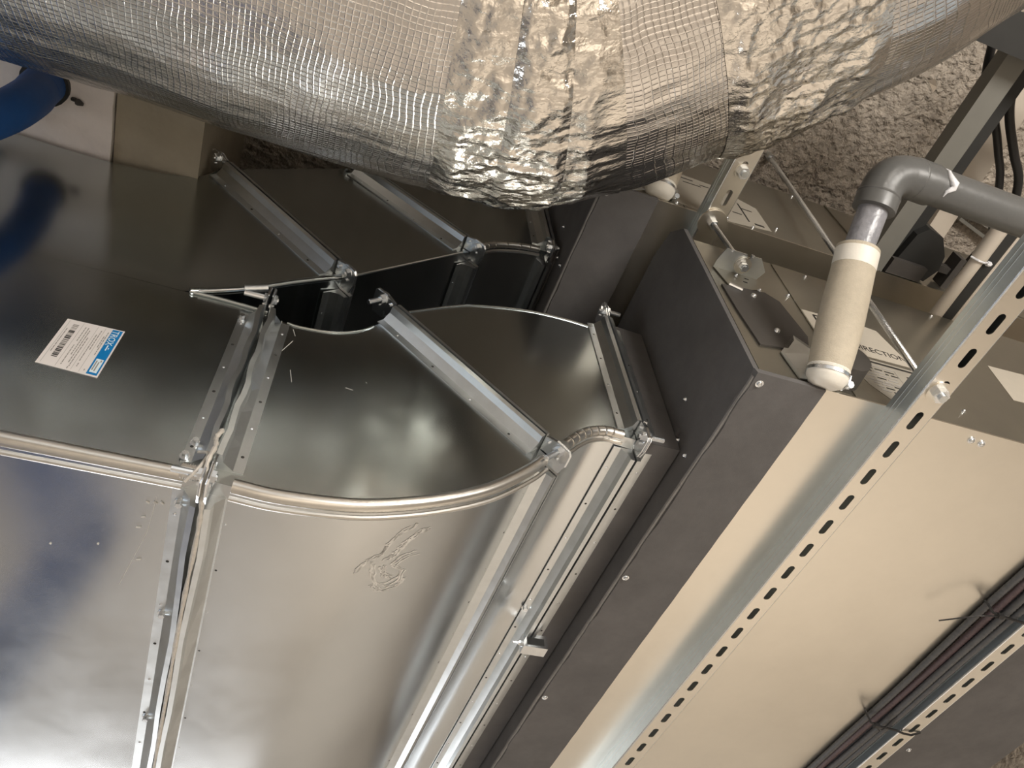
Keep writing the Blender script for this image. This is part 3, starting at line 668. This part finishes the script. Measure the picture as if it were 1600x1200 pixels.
tag(obj('cable_tie', MB().tube([(1.622, .534, 1.85), (1.634, .533, 1.831), (1.652, .533, 1.829), (1.668, .534, 1.842), (1.690, .536, 1.845)], .003, 6).hexa((1.672, .536, 1.843), (1, 0, 0), .007, .012), 'glue'), 'clear tie where the two beige pipe pieces meet', 'tie')
tag(obj('black_cable', MB().tube(smooth_path([(1.53, .06, 2.19), (1.567, .121, 2.2), (1.585, .151, 2.2), (1.61, .185, 2.2), (1.658, .219, 2.2), (1.717, .267, 2.2), (1.777, .327, 2.2), (1.84, .395, 2.2), (1.95, .55, 2.22), (2.02, .70, 2.3)], 8), .0115, 10), 'cable', smooth=True), 'left black cable, looping from behind the grey steel bar to behind the grey pipe', 'cable', 'black cables')
tag(obj('black_cable', MB().tube(smooth_path([(1.640, .06, 2.17), (1.652, .101, 2.17), (1.669, .168, 2.17), (1.715, .231, 2.17), (1.800, .310, 2.17), (1.880, .385, 2.17), (1.98, .55, 2.2), (2.05, .70, 2.3)], 8), .0125, 10), 'cable', smooth=True), 'right black cable, looping down behind the grey pipe', 'cable', 'black cables')
for k, (a_, b_) in enumerate((((2.149, .608), (2.330, .645)), ((2.151, .640), (2.330, .682)))):
    tag(obj('angle_bar', MB().prism([(a_[0], a_[1]-.006, 2.62), (b_[0], b_[1]-.006, 2.62), (b_[0], b_[1]+.006, 2.62), (a_[0], a_[1]+.006, 2.62)], (0, 0, CZ-2.62)), 'strut'), ['small olive steel bar on the concrete, the upper of the pair', 'small olive steel bar on the concrete, the lower of the pair'][k], 'bar')
tag(obj('black_tray', MB().box((1.672, .25, 1.85), (1.704, .80, 1.87)), 'dark'), 'narrow black strip between the beige pipe and the slotted channel', 'tray')
tag(obj('beige_trim', MB().box((1.706, .25, 1.85), (1.722, .80, 1.862)), 'beige'), 'narrow beige strip next to the slotted channel edge', 'trim')

# cables in the lower right corner
for k, (x, z, r_, m_) in enumerate(((1.836, 1.243, .010, 'conduit'), (1.858, 1.238, .011, 'conduit_r'), (1.880, 1.240, .011, 'conduit'), (1.902, 1.236, .012, 'conduit'), (1.869, 1.220, .010, 'conduit'), (1.893, 1.216, .010, 'conduit'))):
    pts = []; rs = []
    n = 200
    for i in range(n):
        y = .75 + i*2.2/n; wv = .004*math.sin(y*4+k*2)+.002*math.sin(y*9+k)
        pts += [(x+wv, y, z), (x+wv, y+.005, z)]; rs += [r_, r_*.86]
    names = ['flat against the box underside, outermost left', 'with reddish flecks, second from the left', 'third from the left, under the box', 'next to the slotted channel edge', 'hanging lowest on the left side', 'hanging lowest on the right side']
    tag(obj('conduit', MB().tube(pts, rs, 10), m_, smooth=True), 'grey corrugated conduit of the lower right bundle, ' + names[k], 'conduit', 'conduits tied in a bundle')
for k, (y, tail) in enumerate(((1.19, (-.13, .07)), (1.73, (.05, -.05)))):
    mb = MB(); mb.tube([(1.822, y, 1.250), (1.822, y, 1.212), (1.85, y-.002, 1.202), (1.91, y+.002, 1.200), (1.928, y, 1.192), (1.955, y, 1.190), (1.985, y-.01, 1.197)], .0035, 6)
    mb.hexa((1.83, y, 1.205), (1, 0, 0), .009, .016)
    mb.tube(smooth_path([(1.835, y, 1.203), (1.835+tail[0]*.5, y+.01, 1.198), (1.835+tail[0], y+tail[1], 1.215)], 4), .002, 6)
    tag(obj('cable_tie', mb, 'cable'), ['black cable tie with a long tail, upper one round the conduit bundle', 'black cable tie, lower one round the conduit bundle'][k], 'tie', 'black ties round the bundle')

# ------------------------------------------------------------------ blue hose (upper left)
hp = smooth_path([(-.700, .862, 1.950), (-.694, .856, 1.88), (-.684, .848, 1.80), (-.692, .842, 1.68), (-.74, .84, 1.52), (-.92, .88, 1.2), (-1.15, 1.1, .75), (-.95, 1.4, .47),
                  (-.50, 1.60, .42), (-.40, 1.83, .42), (-.57, 2.37, .42), (-.72, 2.85, .42), (-.84, 3.0, .42), (-.83, 2.85, .42), (-.66, 2.34, .42), (-.52, 1.98, .38), (-.75, 1.8, .1), (-1.0, 2.0, -.6), (-1.0, 2.2, FZ+.05)], 26)  # unseen lower loop, shaped for its blue reflection in the duct underside
hs = thing('blue_hose', 'ribbed blue hose hanging from the painted soffit at the upper left', 'hose', (-.70, .86, 1.95))
rs = [.0425 + .0009*(i % 2) for i in range(len(hp))]
obj('hose_body', MB().tube(hp, rs, 24), 'blue', hs, smooth=True)
obj('hose_collar', MB().tube([(-.701, .862, 1.944), (-.700, .861, 1.928)], .052, 24), 'dark', hs, smooth=True, sharp=40)
tag(obj('white_hose', MB().tube(smooth_path([(-.80, .93, 1.93), (-.80, .925, 1.85), (-.79, .915, 1.75), (-.80, .9, 1.4), (-.85, .9, .9)], 10), .020, 16), 'white_hose', smooth=True), 'thin white hose behind the blue hose at the left edge', 'hose')
cp_ = MB(); cp_.tube([(-.632, .885, 1.944), (-.630, .883, 1.934), (-.618, .884, 1.932)], [.006, .008, .004], 8); cp_.tube([(-.645, .884, 1.944), (-.634, .88, 1.936)], .005, 6)
tag(obj('anchor_clip', cp_, 'plate'), 'small rusty clip on the soffit beside the blue hose', 'clip')

# ------------------------------------------------------------------ big foil-wrapped duct
def vnoise(x, y, seed):
    r = np.random.RandomState(seed); G = r.rand(256, 256)
    xi = np.floor(x).astype(int); yi = np.floor(y).astype(int); fx = x-xi; fy = y-yi
    fx = fx*fx*(3-2*fx); fy = fy*fy*(3-2*fy); g = lambda i, j: G[i % 256, j % 256]
    return (g(xi, yi)*(1-fx)+g(xi+1, yi)*fx)*(1-fy) + (g(xi, yi+1)*(1-fx)+g(xi+1, yi+1)*fx)*fy
def ridged(u, v, seed, f, oct_=4, lac=2.1, gain=.5):
    s_ = 0; a_ = 1; t_ = 0
    for k in range(oct_):
        s_ = s_ + a_*(1-np.abs(2*vnoise(u*f+7.3*k, v*f+3.1*k, seed+k)-1)); t_ += a_; a_ *= gain; f *= lac
    return s_/t_
KF = 1.2; ZC = 1.45*KF; RR = .40*KF
env = [(-2.2, .62), (-1.5, .628), (-.595, .630), (-.392, .628), (-.174, .629), (-.011, .630), (.11, .623), (.254, .599), (.361, .568), (.453, .530), (.528, .486), (.627, .409), (.757, .297), (.855, .211), (.925, .132), (.981, .059), (1.034, -.011), (1.12, -.16), (1.20, -.35), (1.26, -.6)]
E_ = np.array([(p.x, p.y) for p in smooth_path([(x*KF, y*KF, 0) for x, y in env], 6)])
Cc = []
for i in range(len(E_)):
    t_ = E_[min(i+4, len(E_)-1)]-E_[max(i-4, 0)]; t_ = t_/np.linalg.norm(t_); n_ = np.array([-t_[1], t_[0]])
    if n_ @ np.array([.2, 1]) < 0: n_ = -n_
    tn = (E_[i] @ n_)/ZC; Cc.append(E_[i] - n_*RR*math.sqrt(1+tn*tn))
Cc = np.array(Cc)
seg = np.r_[0, np.cumsum(np.linalg.norm(np.diff(Cc, axis=0), axis=1))]; LT = seg[-1]
def center(s_):
    x = np.interp(s_, seg, Cc[:, 0]); y = np.interp(s_, seg, Cc[:, 1]); e = .03
    tx = np.interp(s_+e, seg, Cc[:, 0]) - np.interp(s_-e, seg, Cc[:, 0]); ty = np.interp(s_+e, seg, Cc[:, 1]) - np.interp(s_-e, seg, Cc[:, 1])
    l_ = np.hypot(tx, ty); return x, y, -ty/l_, tx/l_
def station(px):                                         # arc position of a centre x
    return float(np.interp(px, Cc[:, 0], seg))
def ringmesh(name, s0, s1, ds, da, extra, m, parent, amp_fn):
    ns = max(2, int((s1-s0)/ds)); na = int(2*math.pi*RR/da)
    S = np.linspace(s0, s1, ns+1); A_ = np.linspace(0, 2*math.pi, na, endpoint=False)
    SS, AA = np.meshgrid(S, A_, indexing='ij'); x, y, nx, ny = center(SS)
    r_ = RR + extra + amp_fn(SS, AA*RR)
    P = np.stack([x+nx*np.sin(AA)*r_, y+ny*np.sin(AA)*r_, ZC-np.cos(AA)*r_], -1).reshape(-1, 3)
    i, j = np.meshgrid(np.arange(ns), np.arange(na), indexing='ij'); j2 = (j+1) % na
    F = np.stack([i*na+j, i*na+j2, (i+1)*na+j2, (i+1)*na+j], -1).reshape(-1, 4)
    me = bpy.data.meshes.new(name); me.vertices.add(len(P)); me.vertices.foreach_set('co', P.astype(np.float32).ravel())
    me.loops.add(F.size); me.loops.foreach_set('vertex_index', F.astype(np.int32).ravel())
    me.polygons.add(len(F)); me.polygons.foreach_set('loop_start', np.arange(0, F.size, 4, dtype=np.int32)); 
    me.update(calc_edges=True)
    uv = me.uv_layers.new(name='UVMap')
    uu = np.stack([SS[i, j], AA[i, j]*RR, SS[i, j], AA[i, j]*RR+da, SS[i+1, j], AA[i, j]*RR+da, SS[i+1, j], AA[i, j]*RR], -1).reshape(-1)
    uv.data.foreach_set('uv', uu.astype(np.float32))
    me.polygons.foreach_set('use_smooth', [True]*len(F)); me.materials.append(M[m]); me.validate()
    o = bpy.data.objects.new(name, me); C.objects.link(o); o.parent = parent; o.location = -wloc(parent); return o
fd = thing('foil_duct', 'huge silver foil wrapped insulated duct across the top of the view', 'duct', (0, .2, ZC-RR))
sA = station(.215)
tapes = [(station(.165*KF), .185*KF), (station(.42*KF), .215*KF)]
def wrap_amp(S, A_):
    side = np.clip((A_/RR), 0, math.pi)
    base = .006*(vnoise(S*5, A_*5, 3)-.5)*2 + .0035*(ridged(S*.5+A_*.0, A_*3, 11, 6, 3)-.5)
    lines = .0045*(ridged(S*1.0+A_*.25, A_*4.5, 21, 5, 4)-.55)*np.clip((A_-.25)*3, 0.15, 1)
    for s_, w_ in tapes: lines = lines + .008*np.exp(-((S-s_)/(w_*.8))**2)*(ridged(S*1.2, A_*2.5, 33, 7, 4)-.55)
    return base + lines + .010*np.exp(-((S-tapes[0][0])/.14)**2)*np.clip(np.sin(A_/RR), 0, 1)
def tape_amp(seed, s_, w_, a_=1.0):
    def f(S, A_):
        e = np.clip((w_/2-np.abs(S-s_))/.03, 0, 1)
        return wrap_amp(S, A_) + .0015 + .003*e + a_*e*(.030*(ridged(S*1.1+.3*A_, A_*1.5, seed, 5, 5, 2.1, .62)-.50) + .006*(ridged(S*2.2+.8*A_, A_*.8, seed+9, 14, 3)-.5))
    return f
ringmesh('foil_wrap', station(-1.5), LT, .007, .0065, 0, 'foil', fd, wrap_amp)
for k, (s_, w_) in enumerate(tapes):
    ringmesh('foil_tape', s_-w_/2, s_+w_/2, .0036, .0045, 0, 'foil_tape', fd, tape_amp(50+k*10, s_, w_))
s_, w_ = tapes[0][0]+.014, .075
def strip_amp(S, A_):
    e = np.clip((w_/2-np.abs(S-s_))/.012, 0, 1)
    return tape_amp(50, tapes[0][0], tapes[0][1])(S, A_) + .001 + e*(.003 + .007*(ridged(S*1.2, A_*2.2, 91, 9, 4)-.3))
ringmesh('tape_strip', s_-w_/2, s_+w_/2, .0025, .0035, 0, 'foil_tape', fd, strip_amp)
mb = MB(); mb.add([(1.088, .168, 1.665), (1.118, .160, 1.690), (1.122, .172, 1.672), (1.106, .182, 1.650), (1.100, .170, 1.672)], [(0, 4, 1), (4, 2, 1), (4, 3, 2), (0, 3, 4)])
fl_ = obj('tape_flap', mb, 'foil_tape', fd)
